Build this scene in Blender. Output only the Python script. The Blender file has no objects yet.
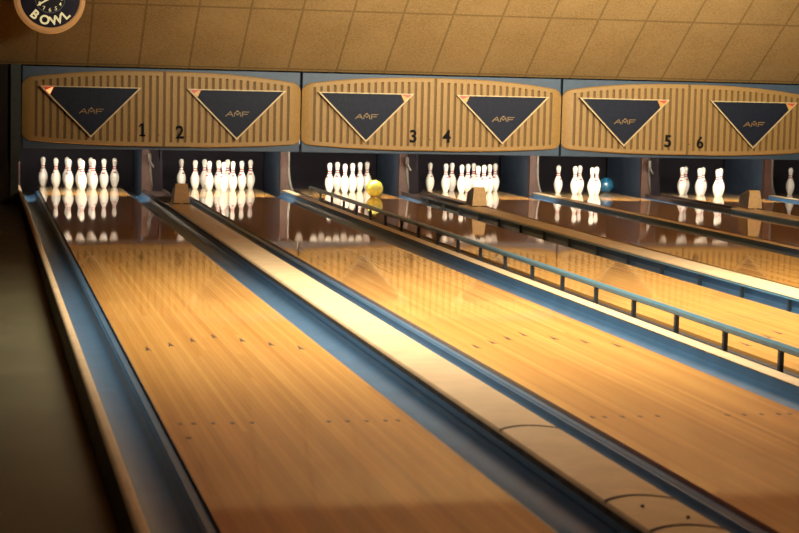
import bpy, bmesh, math, random
from mathutils import Vector, Matrix
random.seed(7)
C = bpy.context.scene.collection
PI = math.pi

# ------------------------------------------------------------------ helpers
def lin(h):
    h = h.lstrip('#'); v = [int(h[i:i+2], 16)/255 for i in (0, 2, 4)]
    return tuple(c/12.92 if c <= .04045 else ((c+.055)/1.055)**2.4 for c in v) + (1,)

def mat(name, col, rough=.5, metal=0, noise=0, nscale=20, coat=0, coatr=.05, emit=None, estr=0, spec=.5, bump=0):
    m = bpy.data.materials.new(name); m.use_nodes = True
    nt = m.node_tree; b = nt.nodes['Principled BSDF']
    c = lin(col)
    b.inputs['Roughness'].default_value = rough; b.inputs['Metallic'].default_value = metal
    b.inputs['Specular IOR Level'].default_value = spec
    b.inputs['Coat Weight'].default_value = coat; b.inputs['Coat Roughness'].default_value = coatr
    n = nt.nodes.new('ShaderNodeTexNoise'); n.inputs['Scale'].default_value = nscale; n.inputs['Detail'].default_value = 5
    tc = nt.nodes.new('ShaderNodeNewGeometry'); nt.links.new(tc.outputs['Position'], n.inputs['Vector'])
    r = nt.nodes.new('ShaderNodeValToRGB')
    k = noise
    r.color_ramp.elements[0].color = tuple(max(0, x*(1-k)) for x in c[:3]) + (1,)
    r.color_ramp.elements[1].color = tuple(min(1, x*(1+k*.6)) for x in c[:3]) + (1,)
    r.color_ramp.elements[0].position = .3; r.color_ramp.elements[1].position = .7
    nt.links.new(n.outputs['Fac'], r.inputs['Fac']); nt.links.new(r.outputs['Color'], b.inputs['Base Color'])
    if bump:
        bp = nt.nodes.new('ShaderNodeBump'); bp.inputs['Strength'].default_value = bump; bp.inputs['Distance'].default_value = .01
        nt.links.new(n.outputs['Fac'], bp.inputs['Height']); nt.links.new(bp.outputs['Normal'], b.inputs['Normal'])
    if emit:
        b.inputs['Emission Color'].default_value = lin(emit); b.inputs['Emission Strength'].default_value = estr
    return m

def wl(o):
    v = Vector((0, 0, 0))
    while o is not None:
        v += o.location; o = o.parent
    return v

def mk(name, verts, faces, m, parent=None, smooth=False, fm=None, bevel=0, loc=None):
    me = bpy.data.meshes.new(name)
    off = wl(parent) if parent is not None else Vector(loc or (0, 0, 0))
    me.from_pydata([tuple(Vector(v)-off) for v in verts], [], faces)
    ms = m if isinstance(m, (list, tuple)) else [m]
    for x in ms: me.materials.append(x)
    if fm: me.polygons.foreach_set('material_index', fm)
    bm = bmesh.new(); bm.from_mesh(me)
    bmesh.ops.recalc_face_normals(bm, faces=bm.faces)
    if bevel:
        bmesh.ops.bevel(bm, geom=[e for e in bm.edges if e.is_manifold and e.calc_face_angle(0) > .5], offset=bevel, segments=2, affect='EDGES', profile=.6)
    bm.to_mesh(me); bm.free()
    if smooth:
        me.polygons.foreach_set('use_smooth', [True]*len(me.polygons))
        try: me.set_sharp_from_angle(angle=math.radians(smooth if smooth > 1 else 40))
        except Exception: pass
    me.update()
    o = bpy.data.objects.new(name, me); C.objects.link(o)
    if parent is not None: o.parent = parent
    elif loc: o.location = loc
    return o

def tag(o, label, cat, group=None):
    o['label'] = label; o['category'] = cat
    if group: o['group'] = group
    return o
def thing(name, label, cat, loc, group=None):
    o = bpy.data.objects.new(name, None); o.empty_display_size = .1
    C.objects.link(o); o.location = loc
    return tag(o, label, cat, group)
def struct(o): o['kind'] = 'structure'; return o

def boxg(x0, x1, y0, y1, z0, z1):
    v = [(x, y, z) for x in (x0, x1) for y in (y0, y1) for z in (z0, z1)]
    f = [(0, 1, 3, 2), (4, 6, 7, 5), (0, 4, 5, 1), (2, 3, 7, 6), (0, 2, 6, 4), (1, 5, 7, 3)]
    return v, f
def merge(*gs):
    V = []; F = []
    for v, f in gs:
        b = len(V); V += v; F += [tuple(i+b for i in q) for q in f]
    return V, F
def box(name, x0, x1, y0, y1, z0, z1, m, parent=None, bevel=0, loc=None):
    return mk(name, *boxg(x0, x1, y0, y1, z0, z1), m, parent, bevel=bevel, loc=loc)
def prism_y(pts, y0, y1):            # closed (x,z) polygon swept along y
    n = len(pts)
    v = [(x, y0, z) for x, z in pts] + [(x, y1, z) for x, z in pts]
    f = [(i, (i+1) % n, n+(i+1) % n, n+i) for i in range(n)] + [tuple(range(n)), tuple(range(2*n-1, n-1, -1))]
    return v, f
def prism_x(pts, x0, x1):            # closed (y,z) polygon swept along x
    n = len(pts)
    v = [(x0, y, z) for y, z in pts] + [(x1, y, z) for y, z in pts]
    f = [(i, (i+1) % n, n+(i+1) % n, n+i) for i in range(n)] + [tuple(range(n)), tuple(range(2*n-1, n-1, -1))]
    return v, f
def prism_z(pts, z0, z1):
    n = len(pts)
    v = [(x, y, z0) for x, y in pts] + [(x, y, z1) for x, y in pts]
    f = [(i, (i+1) % n, n+(i+1) % n, n+i) for i in range(n)] + [tuple(range(n)), tuple(range(2*n-1, n-1, -1))]
    return v, f
def lathe_z(prof, seg=28, c=(0, 0, 0)):  # prof: (r, z)
    v = []; f = []
    for r, z in prof:
        for k in range(seg):
            a = 2*PI*k/seg; v.append((c[0]+r*math.cos(a), c[1]+r*math.sin(a), c[2]+z))
    n = len(prof)
    for i in range(n-1):
        for k in range(seg):
            a = i*seg+k; b = i*seg+(k+1) % seg; f.append((a, b, b+seg, a+seg))
    f.append(tuple(range(seg-1, -1, -1))); f.append(tuple((n-1)*seg+k for k in range(seg)))
    return v, f
def ring_y(cx, cz, prof, seg=72):     # prof: closed loop of (r, y), revolved round the y axis
    v = []; f = []; n = len(prof)
    for k in range(seg):
        a = 2*PI*k/seg
        for r, y in prof: v.append((cx+r*math.cos(a), y, cz+r*math.sin(a)))
    for k in range(seg):
        for i in range(n):
            a = k*n+i; b = k*n+(i+1) % n; c = ((k+1) % seg)*n+i; d = ((k+1) % seg)*n+(i+1) % n
            f.append((a, b, d, c))
    return v, f
def disc_y(cx, cz, r, y0, y1, seg=64):
    return prism_y([(cx+r*math.cos(2*PI*k/seg), cz+r*math.sin(2*PI*k/seg)) for k in range(seg)], y0, y1)
def strokes(lines, w, y0, y1, ox=0, oz=0):  # straight bars in the xz plane
    gs = []
    for (x0, z0), (x1, z1) in lines:
        d = Vector((x1-x0, z1-z0)); n = Vector((-d.y, d.x)).normalized()*w/2
        gs.append(prism_y([(ox+x0-n.x, oz+z0-n.y), (ox+x1-n.x, oz+z1-n.y), (ox+x1+n.x, oz+z1+n.y), (ox+x0+n.x, oz+z0+n.y)], y0, y1))
    return merge(*gs)
def text(name, s, size, cx, cz, y, m, parent, rot=0, bold=.0, depth=.006, sx=1):
    cu = bpy.data.curves.new(name, 'FONT'); cu.body = s; cu.size = size; cu.extrude = depth/2; cu.offset = bold*size
    cu.align_x = 'CENTER'; cu.align_y = 'CENTER'
    t = bpy.data.objects.new(name+'_tmp', cu); C.objects.link(t)
    bpy.context.view_layer.update()
    me = bpy.data.meshes.new_from_object(t.evaluated_get(bpy.context.evaluated_depsgraph_get()))
    bpy.data.objects.remove(t); bpy.data.curves.remove(cu)
    xs = [v.co.x for v in me.vertices]; ys = [v.co.y for v in me.vertices]
    mx = (min(xs)+max(xs))/2; my = (min(ys)+max(ys))/2
    off = wl(parent); c_, s_ = math.cos(rot), math.sin(rot)
    for v in me.vertices:
        a, b = (v.co.x-mx)*sx, v.co.y-my; d = v.co.z
        v.co = Vector((cx+a*c_-b*s_, y-d, cz+a*s_+b*c_))-off
    me.materials.clear(); me.materials.append(m); me.name = name
    o = bpy.data.objects.new(name, me); C.objects.link(o); o.parent = parent
    return o

# ------------------------------------------------------------------ materials
M = {}
M['gutter'] = mat('gutter_blue', '#3c5f7e', .38, noise=.16, nscale=6, coat=.3, coatr=.2)
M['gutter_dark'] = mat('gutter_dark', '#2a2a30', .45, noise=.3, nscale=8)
M['rail_blue'] = mat('rail_blue', '#477488', .35, noise=.12, nscale=14, coat=.3)
M['post_grey'] = mat('post_grey', '#3d464c', .5, noise=.2)
M['cap'] = mat('cap_tan', '#d2b690', .42, noise=.13, nscale=7, coat=.25, coatr=.2)
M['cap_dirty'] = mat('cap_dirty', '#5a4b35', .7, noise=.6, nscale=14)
M['seam'] = mat('dark_seam', '#33251c', .8)
M['dark'] = mat('pit_dark', '#120714', .8, noise=.2)
M['black'] = mat('black_rubber', '#140c16', .7)
M['hood'] = mat('hood_tan', '#e2b87c', .5, noise=.12, nscale=30)
M['hood_side'] = mat('hood_side_grey', '#5d5850', .55, noise=.2)
M['panel'] = mat('mask_tan', '#b48e50', .55, noise=.10, nscale=35)
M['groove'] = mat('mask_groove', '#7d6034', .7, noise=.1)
M['frame'] = mat('frame_blue', '#41566c', .5, noise=.12, nscale=10)
M['navy'] = mat('display_navy', '#232838', .5, spec=.15, noise=.2, nscale=25)
M['cream'] = mat('cream_trim', '#e8d09a', .45, noise=.05)
M['gold'] = mat('logo_gold', '#a98a4c', .4)
M['digit'] = mat('digit_black', '#161416', .6, spec=.1)
M['lamp_hot'] = mat('lamp_orange', '#ff9a58', .4, emit='#ff9a60', estr=1.6)
M['lamp_red'] = mat('lamp_red', '#c4513a', .4, emit='#e05a38', estr=.25)
M['lamp_yel'] = mat('lamp_amber', '#d8a050', .4, emit='#e8a850', estr=.25)
M['pin'] = mat('pin_white', '#f2ece0', .3, noise=.03, nscale=12, coat=.5, coatr=.1)
M['red'] = mat('pin_red', '#a3122c', .35, coat=.4)
M['wood_post'] = mat('post_brown', '#3f2314', .5, noise=.35, nscale=18)
M['dark_board'] = mat('dark_board', '#171014', .7, noise=.3, spec=.1)
M['track'] = mat('track_dark', '#3a2a22', .5, noise=.4)
M['kick'] = mat('kickback_blue', '#313d4d', .55, noise=.2, nscale=9)
M['metal'] = mat('edge_metal', '#6f6a62', .35, metal=.7, noise=.2)
M['ball_y'] = mat('ball_yellow', '#a8a238', .25, noise=.25, nscale=16, coat=.8, coatr=.05)
M['ball_b'] = mat('ball_blue', '#205c7c', .25, noise=.25, nscale=18, coat=.8, coatr=.05)
M['pin_deck'] = mat('pin_deck_maple', '#c9a877', .35, noise=.1, nscale=10, coat=1, coatr=.03)
M['ink'] = mat('lane_mark', '#3d1d12', .5, noise=.3)
M['wall'] = mat('wall_brown', '#2b2018', .8, noise=.2, nscale=3)
M['pilaster'] = mat('pilaster_grey', '#4a5350', .7, noise=.15)
M['clock_face'] = mat('clock_navy', '#171a3c', .3)
M['clock_dial'] = mat('clock_dial', '#15182a', .35)
M['clock_rim'] = mat('clock_rim', '#eebb76', .4, emit='#e0a060', estr=.22)
M['clock_text'] = mat('clock_cream', '#f2e6b0', .5, emit='#f0e0a8', estr=.6)
M['clock_grey'] = mat('clock_grey', '#7d8c8c', .5)
M['tube'] = mat('tube_glow', '#ffffff', .4, emit='#fff2e0', estr=260)
M['floor'] = mat('floor_dark', '#56523f', .38, noise=.2, nscale=2, spec=.35)

def wood_lane():
    m = bpy.data.materials.new('lane_wood'); m.use_nodes = True
    nt = m.node_tree; N = nt.nodes; L = nt.links; b = N['Principled BSDF']
    g = N.new('ShaderNodeNewGeometry'); sp = N.new('ShaderNodeSeparateXYZ'); L.new(g.outputs['Position'], sp.inputs[0])
    def math_(op, a, bb=None, c=None):
        n = N.new('ShaderNodeMath'); n.operation = op
        for i, v in enumerate((a, bb, c)):
            if v is None: continue
            if isinstance(v, (int, float)): n.inputs[i].default_value = v
            else: L.new(v, n.inputs[i])
        return n.outputs[0]
    u = math_('DIVIDE', math_('ADD', sp.outputs['X'], 10.527), .02703)
    bi = math_('FLOOR', u); fr = math_('FRACT', u)
    # board lengths: offset each board's joints
    wn0 = N.new('ShaderNodeTexWhiteNoise'); wn0.noise_dimensions = '1D'; L.new(bi, wn0.inputs['W'])
    v = math_('ADD', math_('DIVIDE', sp.outputs['Y'], 7.0), math_('MULTIPLY', wn0.outputs['Value'], 5))
    bj = math_('FLOOR', v)
    cb = N.new('ShaderNodeCombineXYZ'); L.new(bi, cb.inputs[0]); L.new(bj, cb.inputs[1])
    wn = N.new('ShaderNodeTexWhiteNoise'); wn.noise_dimensions = '2D'; L.new(cb.outputs[0], wn.inputs['Vector'])
    # grain
    mp = N.new('ShaderNodeMapping'); mp.inputs['Scale'].default_value = (90, 3, 1); L.new(g.outputs['Position'], mp.inputs['Vector'])
    gn = N.new('ShaderNodeTexNoise'); gn.inputs['Scale'].default_value = 1; gn.inputs['Detail'].default_value = 6; L.new(mp.outputs[0], gn.inputs['Vector'])
    mp2 = N.new('ShaderNodeMapping'); mp2.inputs['Scale'].default_value = (9, .1, 1); L.new(g.outputs['Position'], mp2.inputs['Vector'])
    gn2 = N.new('ShaderNodeTexNoise'); gn2.inputs['Scale'].default_value = 1; gn2.inputs['Detail'].default_value = 3; L.new(mp2.outputs[0], gn2.inputs['Vector'])
    f = math_('ADD', math_('MULTIPLY', wn.outputs['Value'], .36), math_('ADD', math_('MULTIPLY', gn.outputs['Fac'], .22), math_('MULTIPLY', gn2.outputs['Fac'], .65)))
    r = N.new('ShaderNodeValToRGB'); L.new(f, r.inputs['Fac'])
    r.color_ramp.elements[0].position = .3; r.color_ramp.elements[0].color = lin('#bd8138')
    r.color_ramp.elements[1].position = .95; r.color_ramp.elements[1].color = lin('#e2ac5c')
    # maple heads (first 4 m) redder than the pine, foreground dimness painted in too
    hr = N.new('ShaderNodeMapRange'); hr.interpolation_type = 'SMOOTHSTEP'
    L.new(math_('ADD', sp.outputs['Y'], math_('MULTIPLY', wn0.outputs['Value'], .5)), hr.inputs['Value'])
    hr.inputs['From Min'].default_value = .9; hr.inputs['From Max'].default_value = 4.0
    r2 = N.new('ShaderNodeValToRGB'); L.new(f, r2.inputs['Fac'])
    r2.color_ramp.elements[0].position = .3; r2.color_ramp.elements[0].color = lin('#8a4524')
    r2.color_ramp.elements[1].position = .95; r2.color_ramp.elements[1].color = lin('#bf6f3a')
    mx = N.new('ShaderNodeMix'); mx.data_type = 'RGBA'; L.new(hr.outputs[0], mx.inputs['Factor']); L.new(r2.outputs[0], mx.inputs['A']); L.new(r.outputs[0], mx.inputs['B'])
    # seam lines
    s = math_('LESS_THAN', math_('ABSOLUTE', math_('SUBTRACT', fr, .5)), .47)
    mx2 = N.new('ShaderNodeMix'); mx2.data_type = 'RGBA'; mx2.blend_type = 'MULTIPLY'
    L.new(math_('MULTIPLY', math_('SUBTRACT', 1, s), .35), mx2.inputs['Factor']); L.new(mx.outputs['Result'], mx2.inputs['A']); mx2.inputs['B'].default_value = lin('#6b4020')
    L.new(mx2.outputs['Result'], b.inputs['Base Color'])
    b.inputs['Roughness'].default_value = .45; b.inputs['Specular IOR Level'].default_value = .2
    b.inputs['Coat Weight'].default_value = 1; b.inputs['Coat Roughness'].default_value = .04; b.inputs['Coat IOR'].default_value = 1.36
    # faint ripple of the lacquer
    bp = N.new('ShaderNodeBump'); bp.inputs['Strength'].default_value = .02; bp.inputs['Distance'].default_value = .002
    mp3 = N.new('ShaderNodeMapping'); mp3.inputs['Scale'].default_value = (37, 1.2, 1); L.new(g.outputs['Position'], mp3.inputs['Vector'])
    gn3 = N.new('ShaderNodeTexNoise'); gn3.inputs['Scale'].default_value = 1; L.new(mp3.outputs[0], gn3.inputs['Vector'])
    L.new(gn3.outputs['Fac'], bp.inputs['Height']); L.new(bp.outputs[0], b.inputs['Coat Normal'])
    return m
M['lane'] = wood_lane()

def ceiling_mat():
    m = bpy.data.materials.new('ceiling_tile'); m.use_nodes = True
    nt = m.node_tree; N = nt.nodes; L = nt.links; b = N['Principled BSDF']
    g = N.new('ShaderNodeNewGeometry'); sp = N.new('ShaderNodeSeparateXYZ'); L.new(g.outputs['Position'], sp.inputs[0])
    def math_(op, a, bb=None):
        n = N.new('ShaderNodeMath'); n.operation = op
        for i, v in enumerate((a, bb)):
            if v is None: continue
            if isinstance(v, (int, float)): n.inputs[i].default_value = v
            else: L.new(v, n.inputs[i])
        return n.outputs[0]
    fx = math_('FRACT', math_('DIVIDE', math_('ADD', sp.outputs['X'], 20-.58+.607/2), .607))
    fz = math_('FRACT', math_('DIVIDE', math_('ADD', sp.outputs['Z'], 6.85-2.26+.685/2), .685))
    sx = math_('LESS_THAN', math_('ABSOLUTE', math_('SUBTRACT', fx, .5)), .022)
    sz = math_('LESS_THAN', math_('ABSOLUTE', math_('SUBTRACT', fz, .5)), .014)
    seam = math_('MAXIMUM', sx, sz)
    n1 = N.new('ShaderNodeTexNoise'); n1.inputs['Scale'].default_value = 45; n1.inputs['Detail'].default_value = 6; L.new(g.outputs['Position'], n1.inputs['Vector'])
    n2 = N.new('ShaderNodeTexNoise'); n2.inputs['Scale'].default_value = 1.6; L.new(g.outputs['Position'], n2.inputs['Vector'])
    f = math_('ADD', math_('MULTIPLY', n1.outputs['Fac'], .7), math_('MULTIPLY', n2.outputs['Fac'], .3))
    r = N.new('ShaderNodeValToRGB'); L.new(f, r.inputs['Fac'])
    r.color_ramp.elements[0].position = .35; r.color_ramp.elements[0].color = lin('#977a4c')
    r.color_ramp.elements[1].position = .62; r.color_ramp.elements[1].color = lin('#b49462')
    mx = N.new('ShaderNodeMix'); mx.data_type = 'RGBA'; L.new(math_('MULTIPLY', seam, .4), mx.inputs['Factor']); L.new(r.outputs[0], mx.inputs['A']); mx.inputs['B'].default_value = lin('#4a3820')
    L.new(mx.outputs['Result'], b.inputs['Base Color']); b.inputs['Roughness'].default_value = .9; b.inputs['Specular IOR Level'].default_value = .1
    return m
M['ceiling'] = ceiling_mat()

# ------------------------------------------------------------------ layout (metres; x across, y down the lanes from the foul line, z up from the lane)
PIN_IN, PIN_OUT = 1.783, 1.576
LX = [0, PIN_IN, PIN_IN+PIN_OUT, 2*PIN_IN+PIN_OUT, 2*(PIN_IN+PIN_OUT), 3*PIN_IN+2*PIN_OUT, 3*(PIN_IN+PIN_OUT)]
HW = .527; GW = .232; FZ = -.12
Y0, YD, YE = -1.0, 17.9, 19.2
YK = 18.5
nm = ['1', '2', '3', '4', '5', '6', '7']
where = ['below the number 1, next to the dark walkway', 'below the number 2', 'below the number 3, between two low blue rails', 'below the number 4', 'below the number 5', 'below the number 6', 'at the right edge of the photo, beyond lane 6']

# ------------------------------------------------------------------ the setting
XL, XR = -3.2, 13.5
struct(mk('floor', *boxg(XL, XR, -9, 21, FZ-.1, FZ), M['floor']))
SL = math.tan(math.radians(34)); zt = 3.3; yt = 17.37-(zt-1.55)/SL
pts = [(17.37, 1.55), (yt, zt), (-9, zt), (-9, zt+.08), (yt+.05, zt+.08), (17.45, 1.63)]
struct(mk('ceiling', *prism_x(pts, XL, XR), M['ceiling']))
struct(mk('wall_left', *boxg(XL-.1, XL, -9, 21, FZ-.1, zt+.1), M['wall']))
struct(mk('wall_right', *boxg(XR, XR+.1, -9, 21, FZ-.1, zt+.1), M['wall']))
struct(mk('wall_back', *boxg(XL, XR, 20.9, 21, FZ-.1, 2), M['dark']))
struct(mk('wall_far', *boxg(XL, -.9, 17.3, 17.45, FZ, 1.55), M['wall']))
tr = struct(mk('trim_1', *merge(boxg(-.9, -.782, 17.22, 17.45, .40, 1.55), boxg(-.9, -.805, 17.26, 17.45, FZ, .40)), [M['pilaster']]))
# ------------------------------------------------------------------ lanes
for i, x in enumerate(LX):
    t = thing('bowling_lane', 'glossy wooden bowling lane '+where[i], 'bowling lane', (x, Y0, FZ), 'wooden lanes')
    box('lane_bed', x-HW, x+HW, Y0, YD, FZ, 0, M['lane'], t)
    box('pin_deck', x-HW, x+HW, YD+.002, YE, FZ, 0, M['pin_deck'], t)
    if i < 4:
        B = .02703
        for k in range(7):
            ax, ay = x+(k-3)*5*B, 4.8-abs(k-3)*.157
            mk('lane_arrow', *prism_z([(ax-.014, ay-.10), (ax, ay-.075), (ax+.014, ay-.10), (ax, ay+.07)], -.002, .0008), M['ink'], t)
    if i < 3:
        for bnum in (3, 5, 8, 11, 14, 26, 29, 32, 35, 37):
            dx = x+(bnum-20)*B
            mk('lane_dot', *prism_z([(dx+.010*math.cos(a*PI/6), 2.134+.022*math.sin(a*PI/6)) for a in range(12)], -.002, .0008), M['ink'], t)
    if i == 0:
        dx = x-17*B
        mk('lane_dot', *prism_z([(dx+.012*math.cos(a*PI/6), 1.83+.022*math.sin(a*PI/6)) for a in range(12)], -.002, .0008), M['ink'], t)

def gutter(x_in, sgn, label, m, depth=.062):
    # x_in is the lane edge; sgn +1 runs to the right of the lane
    prof = [(.004, -.030), (.004, -.018), (.034, -.018), (.040, -.024)]
    for k in range(0, 13):
        a = PI*k/12
        prof.append((.136-.09*math.cos(a), -.026-(depth-.008)*math.sin(a)**.8))
    prof += [(GW-.003, -.022), (GW-.003, FZ), (.004, FZ)]
    pts = [(x_in+sgn*px, pz) for px, pz in prof]
    v, f = prism_y(pts, Y0, YK-.06)
    o = mk('gutter', v, f, m, smooth=35, loc=(x_in+sgn*GW/2, Y0, FZ))
    return tag(o, label, 'gutter', 'lane gutters')
for i, x in enumerate(LX):
    b = M['gutter']
    adj = {0: 'long blue gutter trough along the left edge of lane 1, beside the walkway', 1: 'blue gutter trough seen past the tan cap along the left of lane 2', 2: 'dark gutter under the near blue rail, left of lane 3', 3: 'gutter along the left of lane 4, behind the 3-4 cap', 4: 'gutter along the left of lane 5, mostly behind the thin cap', 5: 'gutter along the left of lane 6, behind the 5-6 cap', 6: 'gutter along the left of lane 7 at the right edge'}[i]
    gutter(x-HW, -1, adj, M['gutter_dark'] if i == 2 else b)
    if i < 6:
        adj = {0: 'wide blue gutter trough along the right edge of lane 1', 1: 'bright blue gutter trough along the right edge of lane 2', 2: 'blue gutter with grey posts along the right edge of lane 3', 3: 'blue gutter along the right edge of lane 4', 4: 'blue gutter along the right edge of lane 5', 5: 'dark blue gutter along the right edge of lane 6'}[i]
        gutter(x+HW, 1, adj, b)

# ------------------------------------------------------------------ division caps
def cap(x0, x1, label, y1, crown=.012, side=M['cap_dirty']):
    w = x1-x0
    pts = [(x0, FZ), (x0, .010), (x0, .034), (x0+.004, .042)]
    n = 8
    for k in range(n+1):
        u = k/n; pts.append((x0+.012+(w-.024)*u, .046+crown*4*u*(1-u)*.5+.002))
    pts += [(x1-.004, .042), (x1, .034), (x1, FZ)]
    v, f = prism_y(pts, Y0, y1)
    t = thing('division_cap', label, 'lane divider', ((x0+x1)/2, Y0, FZ), 'tan caps between the lanes')
    npt = len(pts)
    fm = [0]*len(f)
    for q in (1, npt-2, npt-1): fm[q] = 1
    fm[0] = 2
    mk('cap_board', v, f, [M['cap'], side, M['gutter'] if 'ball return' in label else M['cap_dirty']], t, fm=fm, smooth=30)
    return t
d12 = (LX[0]+HW+GW, LX[1]-HW-GW)
cap(-HW-GW-.048, -HW-GW, 'narrow tan wooden cap between the dark walkway and lane 1', 18.4, .002)
for k, (a, b) in enumerate([(0, 1), (2, 3), (4, 5)]):
    x0, x1 = LX[a]+HW+GW, LX[b]-HW-GW
    t = cap(x0, x1, 'wide tan ball return cap between lanes %d and %d' % (a+1, b+1), 15.36, side=M['cap_dirty'] if k == 0 else M['gutter'])
    mk('return_track', *merge(boxg(x0, x1, 15.37, 18.3, FZ, .0), boxg(x0, x0+.02, 15.37, 18.3, 0, .03), boxg(x1-.02, x1, 15.37, 18.3, 0, .03)), M['track'], t)
    if k == 0:
        for ys in (1.62, .33, -.10):
            n = 8; w = x1-x0
            V, F = [], []
            for q in range(n+1):
                u = q/n; xx = x0+.004+(w-.008)*u; zz = .0455+.012*4*u*(1-u)*.5+.004
                yy = ys+.10*4*u*(1-u)*.5
                V += [(xx, yy, zz), (xx, yy+.022, zz)]
            F = [(2*q, 2*q+2, 2*q+3, 2*q+1) for q in range(n)]
            mk('lid_seam', V, F, M['seam'], t)
        for sx_, sy_ in ((.35, .22), (.7, .05)):
            cx_ = x0+(x1-x0)*sx_
            mk('screw', *lathe_z([(.006, .0), (.006, .058), (.004, .061)], 10, (cx_, sy_, 0)), M['seam'], t)
for a, b, m_ in [(1, 2, 0), (3, 4, 0), (5, 6, 0)]:
    x0 = LX[a]+HW+GW-.002; x1 = LX[b]-HW-GW+.045
    # the gutter's outer wall is tucked under the cap's overhang
    t = thing('division_cap', 'thin tan cap between lanes %d and %d' % (a+1, b+1)+(' below the near blue rail' if a == 1 else ''), 'lane divider', ((x0+x1)/2, Y0, FZ), 'tan caps between the lanes')
    pts = [(x0, FZ), (x0, .020), (x0+.001, .027), (x0+.006, .031), (x1-.02, .032), (x1-.005, .028), (x1-.005, .004), (x1-.047, -.016), (x1-.047, FZ)]
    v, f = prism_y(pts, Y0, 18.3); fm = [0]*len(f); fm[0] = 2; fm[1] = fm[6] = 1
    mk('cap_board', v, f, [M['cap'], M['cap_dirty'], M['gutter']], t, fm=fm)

# ------------------------------------------------------------------ bumper rails on both sides of lane 3
def rail(xc, w, z0, z1, ya, yb, label, p0, pitch, n, zb, pw=.026):
    t = thing('bumper_rail', label, 'bumper rail', (xc, ya, zb), 'lane 3 bumper rails')
    r = (z1-z0)/2
    pts = [(xc-w/2+.006, z0), (xc-w/2, z0+.006), (xc-w/2, z1-.012), (xc-w/2+.012, z1), (xc+w/2-.012, z1), (xc+w/2, z1-.012), (xc+w/2, z0+.006), (xc+w/2-.006, z0)]
    mk('top_rail', *prism_y(pts, ya, yb), M['rail_blue'], t)
    for k in range(n):
        y = p0+k*pitch
        p = mk('post', *boxg(xc-.012, xc+.012, y-pw/2, y+pw/2, zb, z0+.004), M['post_grey'], t)
        v, f = lathe_z([(.006, 0), (.006, .004), (.003, .006)], 10)
        v = [(xc-.012-z_, y+x_, z0-.022+y_) for x_, y_, z_ in v]
        mk('bolt', v, f, M['metal'], p)
    return t
rail(2.716, .038, .112, .150, 1.0, 17.2, 'blue bumper rail on grey posts nearest the camera, between lanes 2 and 3', 1.83, .733, 21, -.066)
rail(LX[2]+HW+GW-.022, .018, .024, .044, 1.0, 17.0, 'low blue rail on grey posts against the 3-4 cap, right of lane 3', 3.8, .81, 17, -.066)

# ------------------------------------------------------------------ ball return hoods
for k, (a, b) in enumerate([(0, 1), (2, 3), (4, 5)]):
    cx = (LX[a]+LX[b])/2+.015+.03*(k > 0); yb = 15.05
    t = thing('ball_return_hood', 'small tan wedge shaped hood on the cap between lanes %d and %d' % (a+1, b+1), 'ball return hood', (cx, yb, .05), 'ball return hoods')
    z0 = .0548
    prof = [(yb+.29, z0), (yb, z0), (yb-.004, z0+.012), (yb+.012, z0+.19), (yb+.03, z0+.213), (yb+.06, z0+.22), (yb+.29, z0+.15)]
    v, f = prism_x(prof, -1, 1)
    hw0, hw1 = .09, .066
    v = [(cx+sx*(hw0+(hw1-hw0)*(z-z0)/.22), y, z) for sx, y, z in v]
    fm = [1]*len(f); npf = len(prof)
    for q in range(npf): fm[q] = 0
    mk('hood_shell', v, f, [M['hood'], M['hood_side']], t, fm=fm, bevel=.006)
    mk('foot_lip', *merge(boxg(cx-.1, cx-.02, yb-.016, yb, z0, z0+.008), boxg(cx+.02, cx+.1, yb-.016, yb, z0, z0+.008)), M['black'], t)

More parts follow.
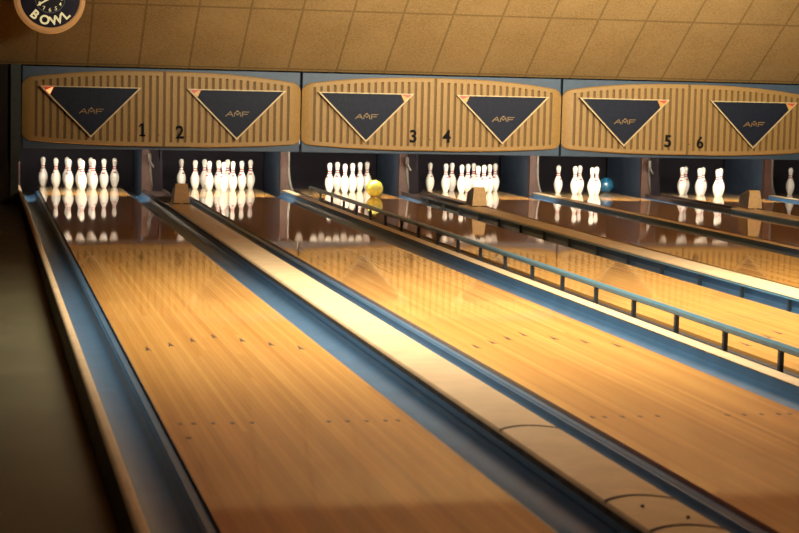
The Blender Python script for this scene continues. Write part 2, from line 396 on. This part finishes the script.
# ------------------------------------------------------------------ masking units
YM = 17.25
def mask_unit(x0, x1, label, nums, tris, lanes):
    t = thing('masking_unit', label, 'masking unit', ((x0+x1)/2, YM+.1, .556), 'pinsetter masking units')
    fr = mk('frame', *boxg(x0+.014, x1-.014, YM+.10, YM+.22, .556, 1.535), M['frame'], t, bevel=.006)
    a, b = x0+.008, x1-.008; cx = (a+b)/2; hwid = (b-a)/2
    def edges(x):
        u = (x-cx)/hwid; d = hwid-abs(x-cx)
        zt_ = 1.507-.115*abs(u)**2.4; zb_ = .598+.055*abs(u)**2.4
        rx, rz = .11, .085
        if d < rx:
            q = (rx-d)/rx; k = 1-math.sqrt(max(0, 1-q*q)); zt_ -= rz*k; zb_ += rz*.8*k
        return zb_, zt_
    def ydep(x):
        u = abs((x-cx)/hwid); d = hwid-abs(x-cx)
        y = YM+.05*u**2
        if d < .16: y += .04*((.16-d)/.16)**2
        return y
    # columns: rib / groove
    cols = []; x = cx; pitch = .0845; gw = .027
    n = int(hwid/pitch)+1
    xs = set()
    for k in range(-n, n+1):
        c_ = cx+k*pitch
        for q in (c_-gw/2-.004, c_-gw/2, c_+gw/2, c_+gw/2+.004):
            if a+.004 < q < b-.004: xs.add(round(q, 5))
    for q in (0, .004, .012, .025, .045, .07, .1, .13): xs.add(round(a+q, 5)); xs.add(round(b-q, 5))
    xs = sorted(xs)
    V, F, FM = [], [], []
    def gdep(x):
        k = round((x-cx)/pitch); d = abs(x-(cx+k*pitch))
        return .014 if d <= gw/2+.0005 and min(x-a, b-x) > .09 else 0
    rows = 6
    for x in xs:
        zb_, zt_ = edges(x); y = ydep(x); g = gdep(x)
        kc = round((x-cx)/pitch)
        m1 = .055
        zs = [zb_, zb_+.012, zb_+m1, zb_+m1+.012, zt_-m1-.012, zt_-m1, zt_-.012, zt_]
        full = kc == 0 and g
        ys = [y+.012, y, y, y+g, y+g, y, y, y+.012]
        if full: ys = [y+g]*8
        for z, yy in zip(zs, ys): V.append((x, yy, z))
    R = 8
    for i in range(len(xs)-1):
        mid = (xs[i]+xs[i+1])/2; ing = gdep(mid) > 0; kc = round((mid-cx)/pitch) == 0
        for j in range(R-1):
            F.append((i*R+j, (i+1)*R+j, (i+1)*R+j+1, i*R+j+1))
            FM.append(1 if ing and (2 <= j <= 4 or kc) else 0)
    # rim back to the frame
    nv = len(V); loop = [i*R for i in range(len(xs))] + [i*R+R-1 for i in reversed(range(len(xs)))]
    for i in loop: V.append((V[i][0], YM+.105, V[i][2]))
    nl = len(loop)
    for k in range(nl):
        F.append((loop[k], loop[(k+1) % nl], nv+(k+1) % nl, nv+k)); FM.append(0)
    for i, j in ((0, 0), (len(xs)-1, 0)): pass
    mk('ribbed_panel', V, F, [M['panel'], M['groove']], t, fm=FM)
    for s, dx, zc in nums:
        if s == '1':
            h = .078
            mk('number', *merge(boxg(dx-.016, dx+.016, YM-.01, YM+.002, zc-h, zc+h), boxg(dx-.036, dx+.036, YM-.01, YM+.002, zc-h, zc-h+.02),
                prism_y([(dx-.016, zc+h), (dx-.042, zc+h-.03), (dx-.042, zc+h-.05), (dx-.016, zc+h-.03)], YM-.01, YM+.002)), M['digit'], t)
        else:
            text('number', s, .215, dx, zc, YM-.004, M['digit'], t, bold=.012 if s == '6' else .026, depth=.012, sx=.95)
    mk('screw', *disc_y(cx+(.06 if nums[0][0] != '5' else .02)*(-1 if nums[0][0] != '5' else 1), .74, .008, YM-.004, YM+.004, 12), M['seam'], t)
    for tx, side, hot in tris:
        T = [(tx-.598, 1.303), (tx+.598, 1.303), (tx+.005, .703)]
        cxx, czz = tx, 1.103
        dp = mk('display_panel', *prism_y(T, YM-.045, YM+.03), M['navy'], t)
        # cream edging
        def inset(k): return [(cxx+(px-cxx)*k, czz+(pz-czz)*k) for px, pz in T]
        o_, i_ = inset(1.012), inset(.955)
        gs = []
        for q in range(3):
            p, r2_ = q, (q+1) % 3
            gs.append(prism_y([o_[p], o_[r2_], i_[r2_], i_[p]], YM-.052, YM-.04))
        mk('edge_trim', *merge(*gs), M['cream'], dp)
        # small corner lamp lens
        P = inset(.95); q = 0 if side < 0 else 1
        A, Bp, Ap = Vector(P[q]), Vector(P[1-q]), Vector(P[2])
        c1 = A+(Bp-A)*.115; c2 = A+(Ap-A)*.155
        mid = c1+(c2-c1)*.5
        mk('corner_lamp', *prism_y([tuple(A), tuple(c1), tuple(mid), tuple(c2)] , YM-.056, YM-.044), M['lamp_hot'] if hot else M['lamp_yel'], dp)
        r1 = A+(Bp-A)*.115; r3 = A+(c2-A)*.45
        mk('corner_lens', *prism_y([tuple(A), tuple(r1), tuple(r3)], YM-.059, YM-.046), M['lamp_red'], dp)
        # maker's mark in thin gold strokes
        lx, lz = tx+.01, 1.012; h = .03
        L_ = [((-.145, -h), (-.085, h)), ((-.085, h), (-.055, -h)), ((-.115, -.008), (-.07, -.008)),
              ((-.04, -h), (-.03, h*.75)), ((-.03, h*.75), (.0, -.012)), ((.0, -.012), (.03, h*.75)), ((.03, h*.75), (.04, -h)),
              ((.06, -h), (.06, h)), ((.06, h*.9), (.145, h*.9)), ((.06, 0), (.125, 0))]
        v, f = merge(strokes(L_, .0075, YM-.05, YM-.042, lx, lz), strokes([((-.018, .031), (.018, .031)), ((-.011, .039), (.011, .039))], .008, YM-.05, YM-.042, lx, lz))
        mk('logo', v, f, M['gold'], dp)
    for x in lanes:
        h = mk('pin_light', *merge(boxg(x-.5, x+.5, 17.47, 17.60, .665, .70), boxg(x-.5, x+.5, 17.47, 17.482, .556, .67)), M['pilaster'], t)
        v, f = lathe_z([(.014, -.45), (.016, -.44), (.016, .44), (.014, .45)], 14)
        v = [(x+z_, 17.515+x_, .64+y_) for x_, y_, z_ in v]
        mk('tube', v, f, M['tube'], h, smooth=40)
    return t
J = [-.775, 2.605, 5.96, 9.32, 12.68]
mask_unit(J[0], J[1], 'ribbed tan masking unit with two navy triangles above lanes 1 and 2', [('1', .658, .80), ('2', 1.107, .78)], [(.035, -1, True), (1.79, -1, False)], LX[0:2])
mask_unit(J[1], J[2], 'ribbed tan masking unit with two navy triangles above lanes 3 and 4', [('3', 4.01, .78), ('4', 4.44, .787)], [(3.396, 1, False), (5.147, -1, False)], LX[2:4])
mask_unit(J[2], J[3], 'ribbed tan masking unit with two navy triangles above lanes 5 and 6', [('5', 7.371, .775), ('6', 7.812, .766)], [(6.757, 1, False), (8.52, 1, False)], LX[4:6])

# ------------------------------------------------------------------ kickbacks and pit fittings
def kick_right(i, label, pair):
    xe = LX[i]+HW+.235 if i >= 0 else None
    t = thing('kickback', label, 'kickback', (xe, YK, FZ), 'wood-fronted kickbacks')
    box('side_panel', xe, xe+.03, YK+.04, 19.9, FZ, .80, M['kick'], t)
    w = .085
    pts = [(xe, FZ), (xe, .60), (xe+w, .60)]
    crv = []
    for k in range(11):
        u = k/10; crv.append((xe+w+.006+.10*max(0, (u-.35)/.65)**2.6, .60-.68*u))
    pts += crv + [(crv[-1][0], FZ)]
    mk('front_post', *prism_y(pts, YK-.03, YK+.04), M['wood_post'], t)
    lo = [(x, z) for x, z in crv]; gs = []
    V, F = [], []
    for x, z in lo:
        V += [(x, YK-.045, z), (x+.026, YK-.045, z+.004), (x+.026, YK+.05, z+.004), (x, YK+.05, z)]
    for k in range(len(lo)-1):
        for q in range(4): F.append((k*4+q, k*4+(q+1) % 4, k*4+4+(q+1) % 4, k*4+4+q))
    F += [(0, 1, 2, 3), tuple(len(V)-4+q for q in range(4))]
    mk('edge_trim', V, F, M['metal'], t, smooth=30)
    return t
for i in range(6):
    pair = i % 2 == 0
    t = kick_right(i, ('pair of kickback panels with brown wooden front between the lane %d and %d pins' if pair else 'single kickback panel with brown wooden front between the lane %d and %d pins') % (i+1, i+2), pair)
    if pair:          # the second lane of the pair has its own dark left panel
        xr = LX[i+1]-HW-GW-.002
        box('side_panel', xr-.03, xr, YK+.02, 19.9, FZ, .80, M['dark'], t)
        mk('front_board', *prism_y([(xr-.11, FZ), (xr-.17, .6), (xr-.075, .6), (xr+.0, .1), (xr+.002, FZ)], YK-.06, YK+.02), M['dark_board'], t)
        mk('hinge', *merge(boxg(xr-.19, xr-.15, YK-.09, YK-.06, .37, .47), prism_y([(xr-.15, .37), (xr-.11, .30), (xr-.125, .29), (xr-.165, .36)], YK-.09, YK-.06)), M['metal'], t, bevel=.004)
# left kickback of lane 1
xr = -HW-GW
t = thing('kickback', 'brown wooden kickback post at the far left of the lane 1 pins', 'kickback', (xr, YK, FZ), 'wood-fronted kickbacks')
box('side_panel', xr-.03, xr, YK+.02, 19.9, FZ, .80, M['dark'], t)
mk('front_post', *prism_y([(xr-.05, FZ), (xr-.05, .6), (xr, .6), (xr, .05), (xr+.02, -.02), (xr+.03, FZ)], YK-.04, YK+.02), M['wood_post'], t)

pin_prof_in = [(0, 1.00), (.06, 1.09), (.25, 1.2), (.75, 1.414), (1.5, 1.72), (2.25, 1.955), (3.375, 2.255), (4.5, 2.383), (5.2, 2.36), (5.875, 2.28), (6.6, 2.10), (7.25, 1.852), (8, 1.51), (8.625, 1.236), (9.0, 1.09), (9.375, .983), (10, .899), (10.4, .895), (10.875, .935), (11.3, .98), (11.75, 1.047), (12.2, 1.13), (12.625, 1.203), (13.1, 1.265), (13.6, 1.273), (14.1, 1.17), (14.5, .96), (14.8, .66), (14.95, .35), (15, .02)]
IN = .0254
def pr(zi):
    for (a, ra), (b, rb) in zip(pin_prof_in, pin_prof_in[1:]):
        if a <= zi <= b: return (ra+(rb-ra)*(zi-a)/(b-a))*IN
PV, PF = lathe_z([(r*IN, z*IN) for z, r in pin_prof_in], 26)

for i, x in enumerate(LX):
    w = HW+GW
    tag(box('pit_curtain', x-w, x+w, 19.95, 19.99, FZ, .95, M['dark'], loc=(x, 19.97, FZ)), 'dark curtain at the back of the pit behind the lane %d pins' % (i+1), 'pit curtain', 'pit curtains')
    if i < 6:
        s = thing('setting_table', 'pin setting table in the dark above the lane %d pins' % (i+1), 'pinsetter', (x, 18.6, .6), 'pinsetter tables')
        box('table_plate', x-w, x+w, 17.7, 19.9, .80, .86, M['dark'], s)
        for r in range(4):
            for c_ in range(r+1):
                v = [(q[0]+x+(c_-r/2)*.3048, q[1]+18.29+r*.264, q[2]+.595) for q in PV if q[2] < .21]
                nvk = len(v); f = [q for q in PF if max(q) < nvk] + [tuple(range(nvk-26, nvk))]
                mk('held_pin', v, f, M['pin'], s, smooth=50)
# ------------------------------------------------------------------ pins
def make_pin():
    t = thing('bowling_pin', '', 'bowling pin', (0, 0, 0))
    mk('body', PV, PF, M['pin'], t, smooth=60)
    for za, zb in ((9.15, 9.62), (10.25, 10.7)):
        zs = [za+(zb-za)*k/3 for k in range(4)]
        mk('neck_stripe', *lathe_z([(pr(za)-.003, za*IN)]+[(pr(z)+.0009, z*IN) for z in zs]+[(pr(zb)-.003, zb*IN)], 26), M['red'], t, smooth=50)
    # small crown mark on the shoulder
    V, F = [], []; n = 8
    for k in range(n+1):
        a = -PI/2+(-.42+.84*k/n)
        top = 8.15 if k % 2 == 0 else 7.75
        for z in (7.3, 7.55, top):
            r = pr(z)+.001; V.append((r*math.cos(a), r*math.sin(a), z*IN))
    for k in range(n):
        for j in range(2): F.append((k*3+j, k*3+3+j, k*3+4+j, k*3+1+j))
    mk('emblem', V, F, M['red'], t)
    return t
def dup(root, loc, rz, label, group):
    r = root.copy(); C.objects.link(r); r.location = loc; r.rotation_euler = (0, 0, rz); r['label'] = label; r['group'] = group
    for ch in list(root.children):
        c = ch.copy(); C.objects.link(c); c.parent = r
    return r
def rown(i, r, c):
    row = sorted(q[1] for q in standing[i] if q[0] == r); k = row.index(c)
    pos = {1: ['only'], 2: ['left', 'right'], 3: ['left', 'middle', 'right'], 4: ['far left', 'second from left', 'third from left', 'far right']}[len(row)][k]
    if r == 0: return 'front pin'
    return '%s %s pin' % (pos, {1: 'second-row', 2: 'third-row', 3: 'back-row'}[r])
ALL = [(r, c) for r in range(4) for c in range(r+1)]
standing = {0: ALL, 1: ALL, 2: [(0, 0), (1, 0), (1, 1), (2, 1), (2, 2), (3, 3)], 3: ALL,
            4: [(0, 0), (1, 0), (1, 1), (2, 0), (2, 1)], 5: [(0, 0), (1, 0), (1, 1), (2, 0), (2, 1), (3, 1)], 6: [(3, 1)]}
proto = make_pin(); used = False
for i, L_ in standing.items():
    for r, c in L_:
        loc = (LX[i]+(c-r/2)*.3048, 18.29+r*.264, 0)
        ds = 'white red-striped pin, '
        lab = ds + ('dim in the shadow at the right edge of the photo' if i == 6 else rown(i, r, c)+' standing on lane %d' % (i+1))
        if (i, r, c) == (3, 0, 0): lab = 'white front pin of lane 4, half hidden behind the tan hood'
        if (i, r, c) == (1, 3, 0): lab = 'white back-row left pin of lane 2, just above the tan hood'
        if (i, r, c) == (2, 3, 3): lab = 'dimmer white pin partly behind the yellow ball'
        rz = random.uniform(-1.2, 1.6)
        if not used:
            proto.location = loc; proto.rotation_euler = (0, 0, rz); proto['label'] = lab; proto['group'] = 'standing pins'; used = True
        else: dup(proto, loc, rz, lab, 'standing pins')

def ball(x, y, r, m, label):
    t = thing('bowling_ball', label, 'bowling ball', (x, y, 0))
    bm = bmesh.new(); bmesh.ops.create_uvsphere(bm, u_segments=40, v_segments=24, radius=r)
    v = [(q.co.x+x, q.co.y+y, q.co.z+r) for q in bm.verts]; bm.verts.index_update()
    f = [tuple(q.index for q in fc.verts) for fc in bm.faces]; bm.free()
    mk('shell', v, f, m, t, smooth=60)
    for a, b in ((.15, .75), (-.18, .72), (0, .98)):   # finger holes on the far upper side
        d = Vector((math.sin(a), math.cos(b)*.9, math.sin(b))).normalized()
        q = d.to_track_quat('Z', 'Y')
        hv, hf = lathe_z([(.013, -.01), (.013, .0012)], 14)
        hv = [tuple(q @ Vector(w)+d*r*.998+Vector((x, y, r))) for w in hv]
        mk('finger_hole', hv, hf, M['black'], t)
ball(3.60, 17.56, .108, M['ball_y'], 'yellow bowling ball rolling in beside the lane 3 pins')
ball(7.165, 19.02, .108, M['ball_b'], 'blue bowling ball beside the lane 5 pins')

# ------------------------------------------------------------------ illuminated clock
cx, cz, cy = -.507, 2.272, 15.62; R = .382
t = thing('clock', 'round navy clock with cream rim and white lettering hung below the ceiling', 'clock', (cx, cy, cz))
mk('case', *ring_y(cx, cz, [(R-.03, cy), (R, cy), (R, cy+.10), (R-.03, cy+.10)]), M['clock_rim'], t, smooth=40)
mk('rim', *ring_y(cx, cz, [(.322, cy), (.326, cy-.016), (.34, cy-.026), (.366, cy-.022), (R-.002, cy-.008), (R, cy+.006), (.33, cy+.02)]), M['clock_rim'], t, smooth=50)
mk('back_rim', *ring_y(cx, cz, [(R-.03, cy+.10), (R+.008, cy+.10), (R+.008, cy+.118), (R-.03, cy+.118)]), M['clock_rim'], t)
mk('face', *disc_y(cx, cz, .328, cy-.004, cy+.08), M['clock_face'], t)
mk('dial', *disc_y(cx, cz, .160, cy-.006, cy-.002), M['clock_dial'], t)
mk('dial_ring', *ring_y(cx, cz, [(.158, cy-.010), (.166, cy-.010), (.166, cy-.003), (.158, cy-.003)]), M['clock_grey'], t)
for h in range(1, 13):
    a = PI/2-h*PI/6
    text('numeral', str(h), .06, cx+.128*math.cos(a), cz+.128*math.sin(a), cy-.008, M['clock_text'], t, bold=.005, depth=.003)
for ang, ln, w in ((math.radians(212), .16, .022), (math.radians(75), .10, .022)):
    dx, dz = math.cos(ang), math.sin(ang)
    mk('clock_hand', *prism_y([(cx-dz*w/2, cz+dx*w/2), (cx+dz*w/2, cz-dx*w/2), (cx+dx*ln+dz*w/4, cz+dz*ln-dx*w/4), (cx+dx*ln-dz*w/4, cz+dz*ln+dx*w/4)], cy-.016, cy-.011), M['clock_text'], t)
for s, deg in (('B', 229), ('O', 256.5), ('W', 286), ('L', 314)):
    a = math.radians(deg)
    text('letter', s, .135, cx+.245*math.cos(a), cz+.245*math.sin(a), cy-.007, M['clock_text'], t, rot=a+PI/2, bold=.03, depth=.006)
mk('bracket', *boxg(cx-.05, cx+.05, cy+.03, cy+.09, cz+R-.03, 1.55+SL*(17.37-cy-.03)), M['pilaster'], t)

# ------------------------------------------------------------------ camera
cp = bpy.data.cameras.new('camera'); cam = bpy.data.objects.new('camera', cp); C.objects.link(cam)
yaw, pitch, roll, f = .22285485, .09675328, .02385592, 1868.62
fw = Vector((math.sin(yaw)*math.cos(pitch), math.cos(yaw)*math.cos(pitch), -math.sin(pitch)))
r_ = Vector((math.cos(yaw), -math.sin(yaw), 0)); u_ = r_.cross(fw)
c_, s_ = math.cos(roll), math.sin(roll)
rr = c_*r_+s_*u_; uu = -s_*r_+c_*u_
mw = Matrix(((rr.x, uu.x, -fw.x, -1.27333), (rr.y, uu.y, -fw.y, -5.47212), (rr.z, uu.z, -fw.z, 1.410176), (0, 0, 0, 1)))
cam.matrix_world = mw
cp.sensor_width = 36; cp.lens = f/799*36; cp.clip_start = .1; cp.clip_end = 100
cp.dof.use_dof = True; cp.dof.focus_distance = 15.5; cp.dof.aperture_fstop = 5.6
bpy.context.scene.camera = cam

# ------------------------------------------------------------------ light
def area(name, loc, rot, sx, sy, power, col, spread=PI):
    l = bpy.data.lights.new(name, 'AREA'); l.shape = 'RECTANGLE'; l.size = sx; l.size_y = sy; l.energy = power; l.color = col; l.spread = spread
    o = bpy.data.objects.new(name, l); C.objects.link(o); o.location = loc; o.rotation_euler = rot
    return o
warm = (1, .91, .71)
for x in (1.2, 4.6, 8.2):
    area('ceiling_lamp', (x, 5.7, zt-.1), (math.radians(1), 0, 0), 2.6, 4.2, 250, warm, math.radians(110))
    if x < 6: area('foreground_fill', (x-.6, 1.0, zt-.1), (math.radians(-8), 0, 0), 2.6, 1.0, 10, (1, .82, .66), math.radians(140))  # weak fill added to lift the dim foreground, not a fixture
for x in (3.6, 7.0):
    area('mask_lamp', (x, 8.5, 2.4), (math.radians(95), 0, 0), 3.0, .5, 112, warm, math.radians(64))
area('pin_fill', (LX[6], 17.55, .62), (math.radians(60), 0, 0), .8, .05, 1.2, (1, .93, .85))  # added dim light so the lane 7 pin shows, no fixture built
w = bpy.data.worlds.new('world'); bpy.context.scene.world = w; w.use_nodes = True
w.node_tree.nodes['Background'].inputs[0].default_value = (.30, .14, .30, 1); w.node_tree.nodes['Background'].inputs[1].default_value = .16
vs = bpy.context.scene.view_settings
vs.view_transform = 'Standard'; vs.look = 'None'; vs.exposure = 0; vs.gamma = 1
